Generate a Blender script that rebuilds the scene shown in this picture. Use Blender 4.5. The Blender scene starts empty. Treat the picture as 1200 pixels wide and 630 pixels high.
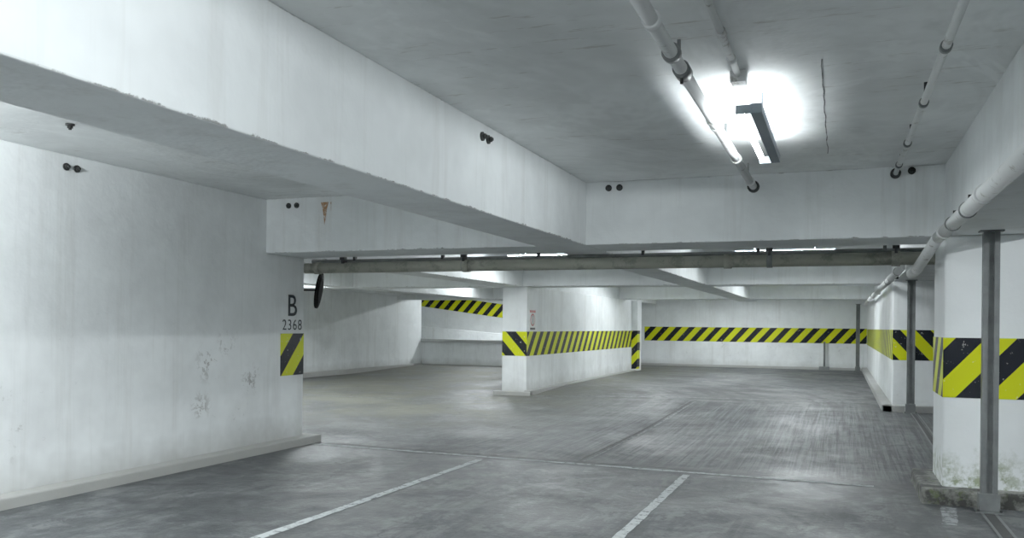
import bpy, bmesh, math, random
from mathutils import Vector, Matrix
random.seed(7)
C=bpy.context.collection
sc=bpy.context.scene
sc.view_settings.view_transform='Standard'
sc.view_settings.gamma=1.38

# ------------------------------------------------------------ materials
def newmat(name):
    m=bpy.data.materials.new(name); m.use_nodes=True
    nt=m.node_tree; b=nt.nodes['Principled BSDF']
    return m,nt,b
class N:
    def __init__(s,nt): s.nt=nt; s.tc=nt.nodes.new('ShaderNodeTexCoord')
    def new(s,t): return s.nt.nodes.new(t)
    def link(s,a,b): s.nt.links.new(a,b)
    def co(s): return s.tc.outputs['Object']
    def mapping(s,scale=(1,1,1),loc=(0,0,0),rot=(0,0,0)):
        n=s.new('ShaderNodeMapping'); n.inputs['Scale'].default_value=scale; n.inputs['Location'].default_value=loc
        n.inputs['Rotation'].default_value=rot
        s.link(s.co(),n.inputs[0]); return n.outputs[0]
    def noise(s,scale,detail=3,rough=.55,vec=None,dist=0):
        n=s.new('ShaderNodeTexNoise'); n.inputs['Scale'].default_value=scale; n.inputs['Detail'].default_value=min(detail,4)
        n.inputs['Roughness'].default_value=rough; n.inputs['Distortion'].default_value=dist
        s.link(vec if vec else s.co(),n.inputs['Vector']); return n.outputs[0]
    def rng(s,v,a,b,c=0.,d=1.):
        n=s.new('ShaderNodeMapRange'); n.clamp=True
        n.inputs[1].default_value=a; n.inputs[2].default_value=b; n.inputs[3].default_value=c; n.inputs[4].default_value=d
        s.link(v,n.inputs[0]); return n.outputs[0]
    def math(s,op,a,b=None,c=None):
        n=s.new('ShaderNodeMath'); n.operation=op
        for i,v in enumerate((a,b,c)):
            if v is None: continue
            if isinstance(v,(int,float)): n.inputs[i].default_value=v
            else: s.link(v,n.inputs[i])
        return n.outputs[0]
    def mix(s,f,a,b):
        n=s.new('ShaderNodeMix'); n.data_type='RGBA'
        for i,v in ((0,f),(6,a),(7,b)):
            if isinstance(v,(int,float)): n.inputs[i].default_value=v
            elif isinstance(v,tuple): n.inputs[i].default_value=(*v,1)
            else: s.link(v,n.inputs[i])
        return n.outputs[2]
    def sep(s):
        n=s.new('ShaderNodeSeparateXYZ'); s.link(s.co(),n.inputs[0]); return n.outputs
    def bump(s,b,h,strength=.3,dist=.01):
        n=s.new('ShaderNodeBump'); n.inputs['Strength'].default_value=strength; n.inputs['Distance'].default_value=dist
        s.link(h,n.inputs['Height']); s.link(n.outputs[0],b.inputs['Normal'])

def paint(name,base,dirt=1.0,edge_z=None,base_z=None,rough=.75,blotch=None,scuff=True,patches=(),grey=.84):
    m,nt,b=newmat(name); n=N(nt)
    dark=tuple(c*grey for c in base)
    big=n.noise(.9,4,.72)
    col=n.mix(n.rng(big,.40,.64),base,dark)
    if blotch:
        bl=n.noise(1.0,4,.85,dist=.9,vec=n.mapping((1.0,.6,1)))
        col=n.mix(n.rng(bl,.50,.60,0,.5),col,blotch)
        col=n.mix(n.rng(bl,.38,.43,.5,0),col,tuple(c*1.06 for c in base))
        st=n.noise(1,4,.8,vec=n.mapping((2.2,14,1),(3,3,0)))
        col=n.mix(n.math('MULTIPLY',n.rng(st,.60,.66,0,.55),n.rng(big,.48,.54)),col,(.38,.35,.31))
    dr=n.rng(n.noise(1,4,.75,vec=n.mapping((5,5,.3))),.52,.8,0,.5*dirt)
    col=n.mix(dr,col,(.43,.42,.39))
    sx=n.sep()
    if scuff:
        sn=n.noise(9,4,.8,dist=.5)
        sc_=n.rng(sn,.60,.66,0,.6*dirt)
        zz=n.math('MULTIPLY',n.rng(sx[2],1.0,1.5,1,.12),n.rng(sx[2],.2,.5,.1,1))
        col=n.mix(n.math('MULTIPLY',n.math('MULTIPLY',sc_,n.rng(big,.50,.60)),zz),col,(.3,.295,.28))
        for (py,pz,pr) in patches:
            dy=n.math('SUBTRACT',sx[1],py); dz=n.math('SUBTRACT',sx[2],pz)
            r=n.math('SQRT',n.math('ADD',n.math('MULTIPLY',dy,dy),n.math('MULTIPLY',dz,dz)))
            k=n.math('MULTIPLY',n.rng(r,pr*.2,pr,1,0),n.rng(sn,.53,.59,0,.75))
            col=n.mix(k,col,(.22,.21,.19))
    if base_z is not None:
        g=n.rng(n.math('ADD',sx[2],n.math('MULTIPLY',big,-.35)),base_z-.14,base_z+.14,.65,0)
        col=n.mix(g,col,(.28,.275,.25))
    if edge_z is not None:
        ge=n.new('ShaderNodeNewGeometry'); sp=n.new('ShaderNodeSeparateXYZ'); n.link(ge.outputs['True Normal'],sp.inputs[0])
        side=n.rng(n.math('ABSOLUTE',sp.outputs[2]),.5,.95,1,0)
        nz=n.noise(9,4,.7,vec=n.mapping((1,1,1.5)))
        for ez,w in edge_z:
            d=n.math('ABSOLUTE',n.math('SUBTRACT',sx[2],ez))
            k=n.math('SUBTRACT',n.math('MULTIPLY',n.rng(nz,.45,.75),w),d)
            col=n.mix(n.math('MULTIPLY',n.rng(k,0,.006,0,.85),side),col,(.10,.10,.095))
    nt.links.new(col,b.inputs['Base Color']); b.inputs['Roughness'].default_value=rough
    b.inputs['Specular IOR Level'].default_value=.25
    n.bump(b,n.noise(6,3,.7),.35,.02)
    return m

WALL=paint('white_wall_paint',(.86,.89,.895),1,None,.02)
WALLL=paint('white_wall_paint_scuffed',(.86,.89,.895),.75,None,.02,patches=((6.65,.95,.22),(6.9,1.15,.15),(6.55,.55,.16),(7.3,.75,.2)))
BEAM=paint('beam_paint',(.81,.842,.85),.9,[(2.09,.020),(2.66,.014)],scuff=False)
CEIL=paint('ceiling_paint',(.87,.895,.895),.25,None,None,.8,blotch=(.66,.68,.675),scuff=False)
CURB=paint('curb_paint',(.40,.41,.405),2.0,None,.04)

def mossy():
    m,nt,b=newmat('mossy_concrete'); n=N(nt)
    col=n.mix(n.rng(n.noise(5,6,.7),.4,.60),(.22,.22,.20),(.022,.022,.019))
    col=n.mix(n.rng(n.noise(8,6,.7,vec=n.mapping((1,1,1),(4,4,4))),.55,.64,0,.8),col,(.045,.065,.012))
    nt.links.new(col,b.inputs['Base Color']); b.inputs['Roughness'].default_value=.9
    n.bump(b,n.noise(20,6,.7),.6,.02); return m
MOSS=mossy()
def column_mat():
    m,nt,b=newmat('column_paint'); n=N(nt); s=n.sep()
    col=n.mix(n.rng(n.noise(.9,4,.6),.38,.68),(.86,.89,.895),(.75,.775,.78))
    k=n.rng(n.math('ADD',s[2],n.math('MULTIPLY',n.noise(4,4,.7),-.8)),-.25,.04,1,0)
    col=n.mix(n.math('MULTIPLY',k,n.rng(n.noise(11,4,.7),.43,.58,0,.85)),col,(.13,.17,.035))
    nt.links.new(col,b.inputs['Base Color']); b.inputs['Roughness'].default_value=.75
    n.bump(b,n.noise(6,3,.7),.3,.02)
    return m
COLP=column_mat()

def floor_mat():
    m,nt,b=newmat('worn_concrete_floor'); n=N(nt); s=n.sep(); x,y=s[0],s[1]
    big=n.noise(.7,4,.8,dist=.6)
    col=n.mix(n.rng(big,.40,.58),(.032,.035,.0375),(.078,.083,.086))
    fine=n.noise(8,4,.9)
    col=n.mix(n.rng(fine,.5,.60,0,.75),col,(.0135,.0142,.016))
    col=n.mix(n.rng(fine,.38,.47,.55,0),col,(.125,.13,.133))
    mid=n.noise(2.2,4,.85,dist=.8)
    col=n.mix(n.rng(mid,.51,.57,0,.6),col,(.115,.118,.117))
    col=n.mix(n.rng(mid,.43,.48,.5,0),col,(.022,.024,.025))
    col=n.mix(n.rng(n.noise(.42,4,.85,vec=n.mapping((1,1,1),(2,7,0)),dist=.8),.49,.56,0,.6),col,(.019,.021,.023))
    wv=n.mapping((24,.5,1),(0,0,0),(0,0,math.radians(-4)))
    sn=n.noise(1,4,.75,vec=wv,dist=.3)
    mk=n.math('MULTIPLY',n.rng(y,8.1,8.5),n.rng(y,13.5,16,1,0))
    mk=n.math('MULTIPLY',mk,n.rng(x,-5.5,-1.6,.15,1))
    col=n.mix(n.math('MULTIPLY',n.math('MULTIPLY',n.rng(sn,.5,.59),mk),.6),col,(.128,.137,.142))
    col=n.mix(n.math('MULTIPLY',n.math('MULTIPLY',n.rng(sn,.48,.41),mk),.9),col,(.0095,.011,.013))
    dx=n.math('SUBTRACT',x,-9.0); dy=n.math('SUBTRACT',y,14.0)
    r=n.math('SQRT',n.math('ADD',n.math('MULTIPLY',dx,dx),n.math('MULTIPLY',dy,dy)))
    cx=n.new('ShaderNodeCombineXYZ'); n.link(n.math('MULTIPLY',r,3.2),cx.inputs[0]); n.link(n.math('MULTIPLY',n.math('ARCTAN2',dy,dx),1.5),cx.inputs[1])
    ar=n.rng(n.noise(1,3,.6,vec=cx.outputs[0]),.47,.57)
    col=n.mix(n.math('MULTIPLY',n.math('MULTIPLY',ar,n.rng(y,11,15,.35,1)),.72),col,(.016,.018,.021))
    tk=n.noise(1,4,.75,vec=n.mapping((3.2,.35,1),(1.7,0,0),(0,0,math.radians(3))),dist=.5)
    col=n.mix(n.math('MULTIPLY',n.rng(tk,.50,.58,0,.6),n.rng(y,8.0,7.6)),col,(.017,.019,.021))
    jb=n.math('MULTIPLY',n.rng(n.math('ABSOLUTE',n.math('SUBTRACT',y,8.0)),.02,.45,1,0),n.rng(mid,.42,.52,.8,.1))
    col=n.mix(jb,col,(.014,.015,.016))
    lm=n.math('MULTIPLY',n.rng(x,-3.0,-5.5,0,1),n.rng(y,9,11))
    col=n.mix(n.math('MULTIPLY',lm,n.rng(big,.42,.56,.1,.65)),col,(.135,.130,.092))  # yellowish light on the left second-bay floor, put into the colour
    v=n.new('ShaderNodeTexVoronoi'); v.feature='DISTANCE_TO_EDGE'; v.inputs['Scale'].default_value=.42
    wn=n.new('ShaderNodeVectorMath'); wn.operation='ADD'
    nn=n.new('ShaderNodeTexNoise'); nn.inputs['Scale'].default_value=1.3; nn.inputs['Detail'].default_value=4; n.link(n.co(),nn.inputs['Vector'])
    n.link(n.co(),wn.inputs[0]); n.link(nn.outputs['Color'],wn.inputs[1]); n.link(wn.outputs[0],v.inputs['Vector'])
    ck=n.math('MULTIPLY',n.rng(v.outputs['Distance'],.0,.007,.8,0),n.rng(big,.48,.53))
    col=n.mix(ck,col,(.011,.011,.011))
    nt.links.new(col,b.inputs['Base Color'])
    nt.links.new(n.rng(big,.38,.62,.48,.72),b.inputs['Roughness']); b.inputs['Specular IOR Level'].default_value=.28
    n.bump(b,fine,.4,.02)
    return m
FLOOR=floor_mat()

def worn(name,c1,c2,thr=.5,scale=11):
    m,nt,b=newmat(name); n=N(nt)
    f=n.rng(n.noise(scale,8,.75),thr,thr+.09)
    nt.links.new(n.mix(f,c1,c2),b.inputs['Base Color']); b.inputs['Roughness'].default_value=.8
    return m
LINE=worn('worn_white_line',(.46,.49,.49),(.08,.085,.085),.52,16)
LINE2=worn('faded_white_line',(.19,.20,.205),(.045,.05,.05),.47)
JOINT=worn('dark_joint',(.010,.010,.010),(.035,.035,.035),.56)
def stripes(axis,sign,name,phase=0.,pitch=.42):
    m,nt,b=newmat(name); n=N(nt); s=n.sep()
    a=n.math('ADD',s[0 if axis=='x' else 1],n.math('MULTIPLY',s[2],sign*.9))
    f=n.math('FRACT',n.math('DIVIDE',n.math('ADD',a,100+phase),pitch))
    k=n.math('GREATER_THAN',f,.5)
    col=n.mix(k,(.56,.605,.003),(.003,.0038,.007))
    col=n.mix(n.rng(n.noise(16,8,.75),.64,.69,0,.7),col,(.6,.61,.58))
    nt.links.new(col,b.inputs['Base Color']); b.inputs['Roughness'].default_value=.6
    b.inputs['Specular IOR Level'].default_value=.15
    return m
S_LW=stripes('y',-1,'hazard_stripes_left')
S_RW=stripes('y',1,'hazard_stripes_right')
S_F=stripes('x',-1,'hazard_stripes_front',.065)
S_F2=stripes('x',1,'hazard_stripes_front_mirrored')

def simple(name,col,rough=.5,metal=0.,var=.25,vs=8,emis=None):
    m,nt,b=newmat(name); n=N(nt)
    c=n.mix(n.rng(n.noise(vs,3,.7),.4,.7),col,tuple(v*(1-var) for v in col))
    nt.links.new(c,b.inputs['Base Color']); b.inputs['Roughness'].default_value=rough; b.inputs['Metallic'].default_value=metal
    if emis:
        b.inputs['Emission Color'].default_value=(*emis[0],1); b.inputs['Emission Strength'].default_value=emis[1]
    return m
PIPE_W=worn('painted_pipe',(.64,.655,.65),(.30,.29,.26),.58,9)
PIPE_O=worn('grey_pipe',(.24,.245,.20),(.155,.155,.13),.52,6)
STEEL=simple('galvanised_steel',(.16,.17,.17),.5,.5,.35,5)
DARK=simple('dark_iron',(.012,.012,.012),.6,.2)
BROWN=simple('dark_disc',(.005,.004,.0035),.9,0); BROWN.node_tree.nodes['Principled BSDF'].inputs['Specular IOR Level'].default_value=.05
BLACKP=worn('black_stencil_paint',(.010,.012,.017),(.2,.21,.22),.64,18)
RUST=worn('rust_stain',(.26,.12,.04),(.6,.56,.5),.5,25)
HOUS=simple('lamp_housing_grey',(.15,.19,.22),.5,0,.1)
def tube_mat(e): return simple('fluorescent_tube_glow',(1,1,1),.4,0,0,1,((.885,.975,1.0),e))
TUBES={}
SIGNW=simple('sign_white',(.78,.78,.76),.5,0,.08)
SIGNR=simple('sign_red',(.36,.012,.012),.5)

# ------------------------------------------------------------ geometry helper
class G:
    def __init__(s,name,mats):
        s.name=name; s.bm=bmesh.new(); s.mats=mats
    def box(s,x0,x1,y0,y1,z0,z1,mi=0,bev=0):
        r=bmesh.ops.create_cube(s.bm,size=1); vs=r['verts']
        for v in vs:
            v.co=Vector((x0+(v.co.x+.5)*(x1-x0),y0+(v.co.y+.5)*(y1-y0),z0+(v.co.z+.5)*(z1-z0)))
        fs=set(f for v in vs for f in v.link_faces)
        for f in fs: f.material_index=mi
        if bev:
            es=list(set(e for v in vs for e in v.link_edges))
            rr=bmesh.ops.bevel(s.bm,geom=es,offset=bev,segments=2,affect='EDGES',profile=.5)
            for f in rr['faces']: f.material_index=mi
    def cyl(s,p0,p1,r,mi=0,seg=20,r2=None):
        p0=Vector(p0); p1=Vector(p1); d=p1-p0
        rr=bmesh.ops.create_cone(s.bm,cap_ends=True,segments=seg,radius1=r,radius2=r if r2 is None else r2,depth=d.length)
        M=Matrix.Translation((p0+p1)/2)@d.to_track_quat('Z','Y').to_matrix().to_4x4()
        bmesh.ops.transform(s.bm,matrix=M,verts=rr['verts'])
        for f in set(f for v in rr['verts'] for f in v.link_faces):
            f.material_index=mi
            if len(f.verts)==4: f.smooth=True
    def sph(s,p,r,mi=0):
        rr=bmesh.ops.create_uvsphere(s.bm,u_segments=14,v_segments=8,radius=r)
        bmesh.ops.translate(s.bm,verts=rr['verts'],vec=Vector(p))
        for f in set(f for v in rr['verts'] for f in v.link_faces): f.material_index=mi; f.smooth=True
    def path(s,pts,r,mi=0,seg=18):
        for a,b in zip(pts[:-1],pts[1:]): s.cyl(a,b,r,mi,seg)
        for p in pts[1:-1]: s.sph(p,r*1.02,mi)
    def done(s,parent=None):
        me=bpy.data.meshes.new(s.name); s.bm.to_mesh(me); s.bm.free()
        for m in s.mats: me.materials.append(m)
        o=bpy.data.objects.new(s.name,me); C.objects.link(o)
        if parent: o.parent=parent
        return o
def box(name,x0,x1,y0,y1,z0,z1,mat,bev=0,parent=None):
    g=G(name,[mat]); g.box(x0,x1,y0,y1,z0,z1,0,bev); return g.done(parent)

ZC=2.66; ZS=2.09
def sm(t): t=max(0,min(1,t)); return t*t*(3-2*t)
def fz(x,y): return .10*sm((y-9-.9*max(0,-x-.75))/5.0) if y>9 else 0.
# ------------------------------------------------------------ floor
bm=bmesh.new(); X0,X1,Y0,Y1=-14.5,6.,-6.,29.; st=.25
nx=int((X1-X0)/st); ny=int((Y1-Y0)/st)
vv=[[bm.verts.new((X0+i*st,Y0+j*st,fz(X0+i*st,Y0+j*st))) for i in range(nx+1)] for j in range(ny+1)]
for j in range(ny):
    for i in range(nx):
        f=bm.faces.new((vv[j][i],vv[j][i+1],vv[j+1][i+1],vv[j+1][i])); f.smooth=True
me=bpy.data.meshes.new('floor'); bm.to_mesh(me); bm.free(); me.materials.append(FLOOR)
floor=bpy.data.objects.new('floor',me); C.objects.link(floor)

def strip(name,p0,p1,w,mat,dz=.004,jit=.15):
    bm=bmesh.new(); p0=Vector(p0); p1=Vector(p1); d=p1-p0; L=d.length; n=max(2,int(L/.08)); pr=Vector((-d.y,d.x)).normalized()
    row=[]
    for i in range(n+1):
        c=p0+d*i/n; a=w/2*(1+random.uniform(-jit,jit)); b=w/2*(1+random.uniform(-jit,jit))
        q=c+pr*a; r=c-pr*b
        row.append((bm.verts.new((q.x,q.y,fz(q.x,q.y)+dz)),bm.verts.new((r.x,r.y,fz(r.x,r.y)+dz))))
    for a,b in zip(row[:-1],row[1:]): bm.faces.new((a[1],b[1],b[0],a[0]))
    me=bpy.data.meshes.new(name); bm.to_mesh(me); bm.free(); me.materials.append(mat)
    o=bpy.data.objects.new(name,me); C.objects.link(o); return o
strip('parking_line',(-3.42,2.0),(-3.36,7.85),.075,LINE)
strip('parking_line',(-1.33,2.0),(-1.30,7.85),.07,LINE)
strip('parking_line',(-5.42,8.12),(.28,7.95),.07,LINE,.004,.3)
strip('floor_joint',(-5.4,8.24),(-1.2,8.12),.03,JOINT,.005)
strip('parking_line',(-5.36,15.0),(.5,15.65),.10,LINE2)
strip('parking_line',(-12,13.5),(-6.4,13.7),.08,LINE2)
strip('parking_line',(.72,6.6),(.78,7.25),.10,LINE2)
strip('floor_joint',(-2.43,8.2),(-2.34,14.6),.035,JOINT,.004,.4)
strip('parking_line',(-2.37,8.2),(-2.28,14.6),.025,LINE2,.004,.4)
strip('floor_drain_channel',(1.03,1.0),(1.03,7.1),.07,JOINT,.004,.02)
strip('floor_drain_channel',(1.03,8.6),(1.0,14.0),.07,JOINT,.004,.02)
for (ya,yb_) in ((1.0,7.1),(8.6,14.0)):
    for xx in (.985,1.075):
        strip('floor_drain_edge',(xx,ya),(xx,yb_),.02,STEEL,.007,.02)

# ------------------------------------------------------------ shell
box('ceiling',X0,X1,Y0,Y1,ZC,ZC+.2,CEIL)
box('wall_left',-5.95,-5.70,Y0,8.21,-.05,ZC,WALLL,.012)
box('wall_left_return',-12.4,-5.95,8.0,8.2,-.05,ZC,WALL)
box('wall_ramp_side',-12.65,-12.4,8.0,24.2,-.05,ZC,WALL)
box('wall_back',X0,X1,Y0-.2,Y0,-.05,ZC,WALL)
box('wall_right_outer',6.,6.2,Y0,Y1,-.05,ZC,WALL)
box('wall_far',X0,X1,27.7,27.9,-.05,ZC,WALL)
box('wall_outer_ramp',X0-.2,X0,Y0,Y1,-.05,ZC,WALL)
box('wall_center',-6.05,-5.55,15.2,24.4,-.05,2.089,WALL,.012)
box('wall_right',.75,1.5,14.3,27.7,-.05,2.089,WALL,.012)
g=G('baseboard_left',[CURB]); g.box(-5.70,-5.53,Y0,8.34,-.02,.085,0,.012); g.box(-5.95,-5.70,8.21,8.34,-.02,.085,0,.01); g.done()
g=G('baseboard_center',[CURB]); g.box(-5.55,-5.42,15.08,24.4,-.02,.13,0,.012); g.box(-6.18,-5.42,15.06,15.2,-.02,.1,0,.012); g.done()
g=G('baseboard_right',[CURB]); g.box(.60,.75,14.15,27.7,-.02,.2,0,.012); g.box(.60,1.6,14.15,14.3,-.02,.2,0,.012); g.done()
g=G('baseboard_far',[CURB]); g.box(-14.3,.6,27.6,27.7,0,.17,0,.012); g.done()
g=G('baseboard_ramp_side',[CURB]); g.box(-12.4,-12.28,8.2,24.1,0,.13,0,.012); g.done()

def beam(x0,x1,y0,y1,z0,mat=BEAM): return box('ceiling_beam',x0,x1,y0,y1,z0,ZC,mat,.008)
beam(-2.66,-2.18,Y0,24.6,ZS-.003)
beam(.76,1.5,Y0,27.7,ZS+.002)
beam(-6.1,-5.6,8.3,27.7,ZS-.001)
beam(-9.75,-9.3,8.2,27.7,ZS+.001)
beam(-12.4,-12.0,8.2,24.2,2.2)
beam(-14.4,5.9,7.52,8.2,ZS)
beam(-14.4,5.9,15.1,15.75,ZS)
beam(-14.4,5.9,22.6,23.25,ZS)
beam(-14.4,5.9,27.2,27.7,2.3)
beam(-14.4,5.9,-.4,.25,ZS)

g=G('concrete_column',[COLP,MOSS,S_F,S_RW])
g.box(.76,1.5,7.5,8.25,-.02,2.089,0,.012)
g.box(.60,1.65,7.34,8.4,-.02,.12,1,.02)
g.box(.756,1.504,7.496,7.6,.82,1.29,2); g.box(.755,.9,7.497,8.254,.82,1.29,3)
g.done()
g=G('wall_end_pier',[WALL,S_F]); g.box(-5.549,-5.38,23.9,24.4,0,2.085,0,.01); g.box(-5.545,-5.376,23.896,24.2,.15,1.24,1); g.done()
def band(args,mat): return box('hazard_stripe_band',*args,mat)
band((-5.70,-5.696,7.78,8.208,.77,1.235),S_LW)
band((-5.55,-5.546,15.2,23.9,.77,1.235),S_LW)
band((-6.05,-5.546,15.196,15.2,.77,1.235),S_F2)
band((-6.0,.74,27.694,27.7,.90,1.36),S_F)
band((.746,.75,14.3,27.6,.88,1.345),S_RW)
band((.748,1.5,14.296,14.3,.88,1.345),S_F2)
g=G('hazard_stripe_band',[S_F])
vs=[g.bm.verts.new(p) for p in ((-14.3,27.69,2.02),(-10.2,27.69,1.50),(-10.2,27.69,1.98),(-14.3,27.69,2.50))]
g.bm.faces.new(vs); g.done()
g=G('ramp_parapet',[WALL,CURB])
def prism(g,x0,x1,y0,y1,za,zb,zl,mi):
    P=[(x0,y0,zl),(x1,y0,zl),(x1,y0,zb),(x0,y0,za),(x0,y1,zl),(x1,y1,zl),(x1,y1,zb),(x0,y1,za)]
    v=[g.bm.verts.new(p) for p in P]
    for f in ((0,1,2,3),(7,6,5,4),(3,2,6,7),(0,4,5,1),(1,5,6,2),(0,3,7,4)):
        q=g.bm.faces.new([v[i] for i in f]); q.material_index=mi
prism(g,-12.38,-6.06,24.2,24.4,.84,.80,.0,0)
prism(g,-12.38,-6.06,24.14,24.44,.90,.86,.80,1)
prism(g,-14.4,-6.06,26.2,26.35,1.35,.75,.0,0)
g.done()
g=G('baseboard_ramp',[CURB]); g.box(-12.27,-6.1,24.05,24.2,0,.12,0,.01); g.done()

# ------------------------------------------------------------ pipes
def ring(g,p,ax,r,w,mi):
    a=Vector(p); d={'x':Vector((1,0,0)),'y':Vector((0,1,0)),'z':Vector((0,0,1))}[ax]*w/2
    g.cyl(a-d,a+d,r,mi)
g=G('sprinkler_main_pipe',[PIPE_O,DARK,STEEL])
g.cyl((-5.72,8.26,1.975),(.80,8.26,1.975),.058,0,24)
for x in (-5.55,-3.7,-1.0,.45): ring(g,(x,8.26,1.975),'x',.068,.07,0)
for x in (-3.72,-.62,): ring(g,(x,8.26,1.975),'x',.066,.05,2)
for x in (-5.2,-3.72,-.62,.45):
    g.box(x-.012,x+.012,8.205,8.29,2.02,2.16,1); g.box(x-.03,x+.03,8.2,8.215,2.06,2.16,1)
g.done()
g=G('conduit_pipe',[STEEL,DARK]); g.cyl((-5.7,8.37,2.06),(.8,8.37,2.06),.02,0)
for i in range(6): g.box(-5.15+i*1.1,-5.12+i*1.1,8.35,8.39,2.06,2.66,1)
g.done()
g=G('drain_pipe',[PIPE_W,DARK,STEEL])
g.path([(.675,-4,2.04),(.675,7.1,2.04),(.60,8.0,1.86),(.60,8.6,1.86),(.62,9.2,2.03),(.62,26,2.03)],.043,0,22)
for y in (2.5,4.9,6.7,9.9,12.5,17,21):
    x=.675 if y<7.4 else .62; z=2.04 if y<7.4 else 2.03; ring(g,(x,y,z),'y',.052,.06,0)
for y in (5.5,6.2,11,13.2,19):
    x=.675 if y<7.4 else .62; z=2.04 if y<7.4 else 2.03
    ring(g,(x,y,z),'y',.05,.025,2); g.box(x,.757,y-.012,y+.012,z+.03,z+.085,1)
g.done()
g=G('ceiling_pipe',[PIPE_W,DARK,STEEL])
g.cyl((-.70,.26,2.545),(-.70,7.5,2.545),.030,0)
for y in (3.3,5.0,5.15,6.2,7.2): ring(g,(-.70,y,2.545),'y',.037,.05,0)
ring(g,(-.70,4.0,2.545),'y',.040,.10,2); ring(g,(-.70,3.72,2.545),'y',.042,.04,2)
ring(g,(-.70,7.47,2.545),'y',.05,.04,1)
for y in (3.9,5.6,7.0): g.box(-.708,-.692,y-.006,y+.006,2.57,2.66,2)
g.cyl((-.70,3.98,2.52),(-.70,3.98,2.48),.008,1)
g.done()
g=G('electrical_conduit',[PIPE_W,DARK])
g.cyl((-.50,.26,2.637),(-.50,4.45,2.637),.016,0)
for y in (3.3,3.8,4.2): ring(g,(-.50,y,2.637),'y',.022,.05,0)
g.box(-.54,-.46,4.45,4.55,2.6,2.66,0,.005)
g.done()
g=G('water_pipe',[PIPE_W,DARK,STEEL])
g.path([(.45,.26,2.60),(.40,7.45,2.60),(.40,7.515,2.60)],.019,0)
for y in (4.2,5.2,6.3,7.1): ring(g,(.4518-.00695*y,y,2.60),'y',.026,.05,2)
for y in (5.0,6.0,7.0): g.box(.40,.418,y-.006,y+.006,2.60,2.66,1)
ring(g,(.40,7.49,2.60),'y',.04,.05,1)
g.done()
g=G('stand_pipe',[STEEL]); g.cyl((-.45,27.6,.1),(-.45,27.6,.95),.03,0); g.box(-.6,-.3,27.5,27.6,.1,.2,0); g.done()

def post(x,y,top,name='steel_post'):
    z=fz(x,y)
    g=G(name,[STEEL,DARK])
    w=.055
    g.box(x-w,x+w,y+.02,y+.032,z,top,0); g.box(x-w,x-w+.012,y-.03,y+.03,z,top,0); g.box(x+w-.012,x+w,y-.03,y+.03,z,top,0)
    g.box(x-w,x-w+.035,y-.034,y-.024,z,top,0); g.box(x+w-.035,x+w,y-.034,y-.024,z,top,0)
    g.box(x-w+.012,x+w-.012,y-.01,y+.02,z,top,0)
    g.box(x-.09,x+.09,y-.07,y+.07,z-.01,z+.012,0)
    g.box(x-.07,x+.07,y-.045,y+.045,z+.012,z+.14,0,.004)
    g.box(x-.08,x+.08,y-.06,y+.05,top-.012,top,0)
    for sx in (-.075,.075): g.cyl((x+sx,y-.055,z+.01),(x+sx,y-.055,z+.028),.01,1,8)
    g.done()
post(1.04,7.2,2.092); post(.985,14.05,2.092)
post(.48,27.1,2.088)

def anchor(p,ax):
    g=G('wall_anchor_pair',[DARK])
    for q in p:
        q=Vector(q); d=Vector((0,-1,0)) if ax=='y' else (Vector((1,0,0)) if ax=='x' else Vector((0,0,-1)))
        g.cyl(q,q+d*.012,.03,0,14); g.cyl(q+d*.01,q+d*.03,.018,0,10); g.cyl(q+d*.03,q+d*.04,.011,0,6)
    g.done()
anchor([(-1.97,7.52,2.60),(-1.87,7.52,2.60)],'y')
anchor([(.52,7.52,2.62)],'y')
anchor([(-5.42,7.52,2.58),(-5.32,7.52,2.58)],'y')
anchor([(-5.70,5.0,2.56),(-5.70,5.1,2.56)],'x')
anchor([(-2.18,5.08,2.57),(-2.18,5.18,2.57)],'x')
anchor([(-4.8,4.24,2.66)],'z')
g=G('rust_stain',[RUST])
pts=[(-.045,2.60),(.05,2.60),(.03,2.53),(.018,2.44),(.0,2.36),(-.010,2.45),(-.025,2.54)]
g.bm.faces.new([g.bm.verts.new((-4.98+a,7.516,z)) for a,z in pts][::-1])
g.bm.faces.new([g.bm.verts.new((-4.98+a,7.515,z)) for a,z in ((.07,2.6),(.085,2.6),(.08,2.5))][::-1]); g.done()

def text(s,size,y,z,name,parent,ext=0):
    t=bpy.data.curves.new(name,'FONT'); t.body=s; t.size=size; t.align_x='CENTER'; t.extrude=.001; t.offset=ext
    o=bpy.data.objects.new(name,t); C.objects.link(o); o.location=(-5.698,y,z); o.rotation_euler=(math.pi/2,0,math.pi/2)
    t.materials.append(BLACKP); o.parent=parent
    return o
par=bpy.data.objects.new('bay_number_lettering',None); C.objects.link(par)
text('B',.34,7.985,1.43,'letter_b',par,.002)
text('2368',.165,7.99,1.275,'digits',par,.0).data.space_character=1.15

g=G('fire_extinguisher_sign',[SIGNW,SIGNR,DARK])
g.box(-5.549,-5.535,15.30,15.66,1.25,1.66,0,.003)
g.box(-5.536,-5.532,15.32,15.64,1.60,1.645,1)
g.box(-5.536,-5.532,15.34,15.62,1.27,1.31,2)
g.cyl((-5.536,15.48,1.46),(-5.531,15.48,1.46),.12,1,24); g.cyl((-5.532,15.48,1.46),(-5.528,15.48,1.46),.09,0,24)
g.box(-5.53,-5.526,15.46,15.50,1.38,1.54,2)
g.done()
g=G('round_traffic_mirror',[BROWN,DARK])
c=Vector((-5.65,8.43,1.73)); nrm=Vector((.90,.41,-.15)).normalized()
g.cyl(c-nrm*.012,c+nrm*.012,.21,0,36); g.cyl(c+nrm*.012,c+nrm*.025,.19,0,36,.12)
g.cyl(c-nrm*.03,c-nrm*.012,.03,1,12)
g.cyl(c-nrm*.03,(-5.80,8.22,1.73),.012,1,10); g.cyl((-5.80,8.211,1.73),(-5.80,8.225,1.73),.04,1,12)
g.done()
g=G('ceiling_crack',[LINE2])
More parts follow.
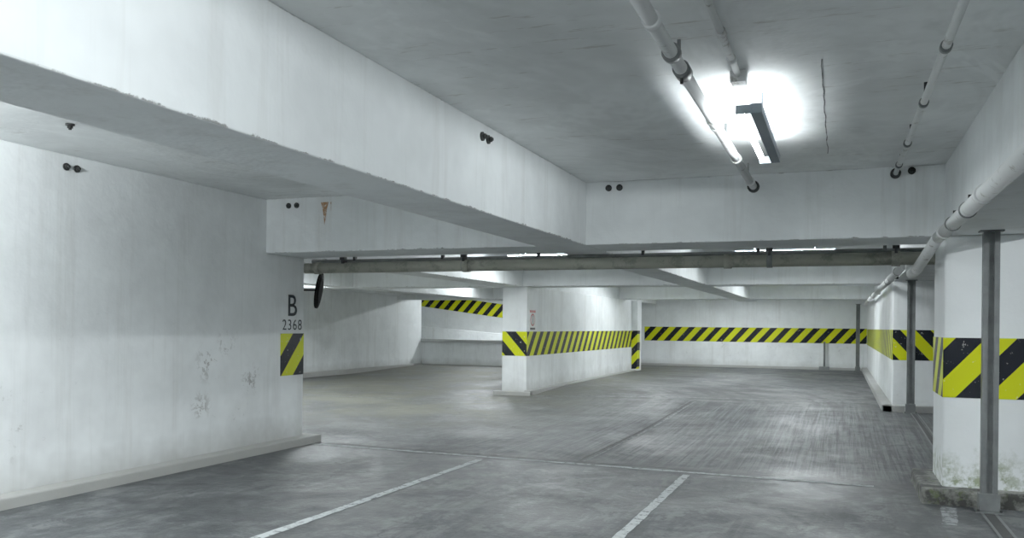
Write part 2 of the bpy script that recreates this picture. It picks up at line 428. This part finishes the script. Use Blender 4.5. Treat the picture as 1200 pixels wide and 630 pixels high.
y=4.4; pts=[]
while y<6.9:
    pts.append((-.10+random.uniform(-.004,.004),y)); y+=.12
for a,b in zip(pts[:-1],pts[1:]):
    w=random.uniform(.002,.004)
    g.bm.faces.new([g.bm.verts.new(p) for p in ((a[0]-w,a[1],2.658),(b[0]-w,b[1],2.658),(b[0]+w,b[1],2.658),(a[0]+w,a[1],2.658))])
g.done()

# ------------------------------------------------------------ lamps
def lamp(cx,cy,ax,E=270,L=.72):
    if E not in TUBES: TUBES[E]=tube_mat(E)
    par=bpy.data.objects.new('fluorescent_batten_lamp',None); C.objects.link(par); par.location=(cx,cy,0)
    h=G('housing',[HOUS,DARK]); t=G('tube',[TUBES[E]])
    def B(g,a0,a1,b0,b1,z0,z1,mi=0,bev=0):
        if ax=='y': g.box(b0,b1,a0,a1,z0,z1,mi,bev)
        else: g.box(a0,a1,b0,b1,z0,z1,mi,bev)
    def P(a,b,z): return (b,a,z) if ax=='y' else (a,b,z)
    B(h,-L,L,.055,.115,2.478,2.532,0,.002)
    for e in (-L*.6,L*.6): B(h,e-.006,e+.006,.085,.097,2.53,2.659,0)
    for e in (-L-.01,L-.005): B(h,e,e+.015,-.02,.06,2.478,2.525,0,.002)
    t.cyl(P(-L+.03,0,2.502),P(L-.03,0,2.502),.017,0,6)
    h.done(par); t.done(par)
lamp(-.51,5.36,'y',100)
lamp(-.51,-2.2,'y',480); lamp(-.51,1.3,'y',270)  # both unseen, out of frame near the camera, added as general fill light
lamp(-4.5,2.4,'y',830); lamp(-4.1,-2.5,'y',430)  # the second one, behind the camera, is unseen and added for fill
lamp(-.80,13.4,'x',260); lamp(-4.5,13.3,'x',260)
lamp(-7.8,12.5,'x',400); lamp(-10.8,14,'x',560)
lamp(-.8,20.5,'x',330); lamp(-4.2,20.5,'x',330); lamp(-9,20.5,'x',400)
lamp(-2.8,25.3,'x',380); lamp(-10.5,25.6,'x',330)
lamp(3.5,5.5,'y',360)

w=bpy.data.worlds.new('world'); sc.world=w; w.use_nodes=True
w.node_tree.nodes['Background'].inputs[0].default_value=(.8,.85,.9,1); w.node_tree.nodes['Background'].inputs[1].default_value=.3
cam=bpy.data.cameras.new('camera'); cam.lens=30; cam.sensor_width=36; cam.sensor_fit='HORIZONTAL'; cam.shift_y=66/1200; cam.clip_end=200
co=bpy.data.objects.new('camera',cam); C.objects.link(co)
co.matrix_world=Matrix.Translation((0,0,1.35))@Matrix.Rotation(math.atan(.385),4,'Z')@Matrix.Rotation(math.pi/2,4,'X')@Matrix.Rotation(.0105,4,'Z')
sc.camera=co
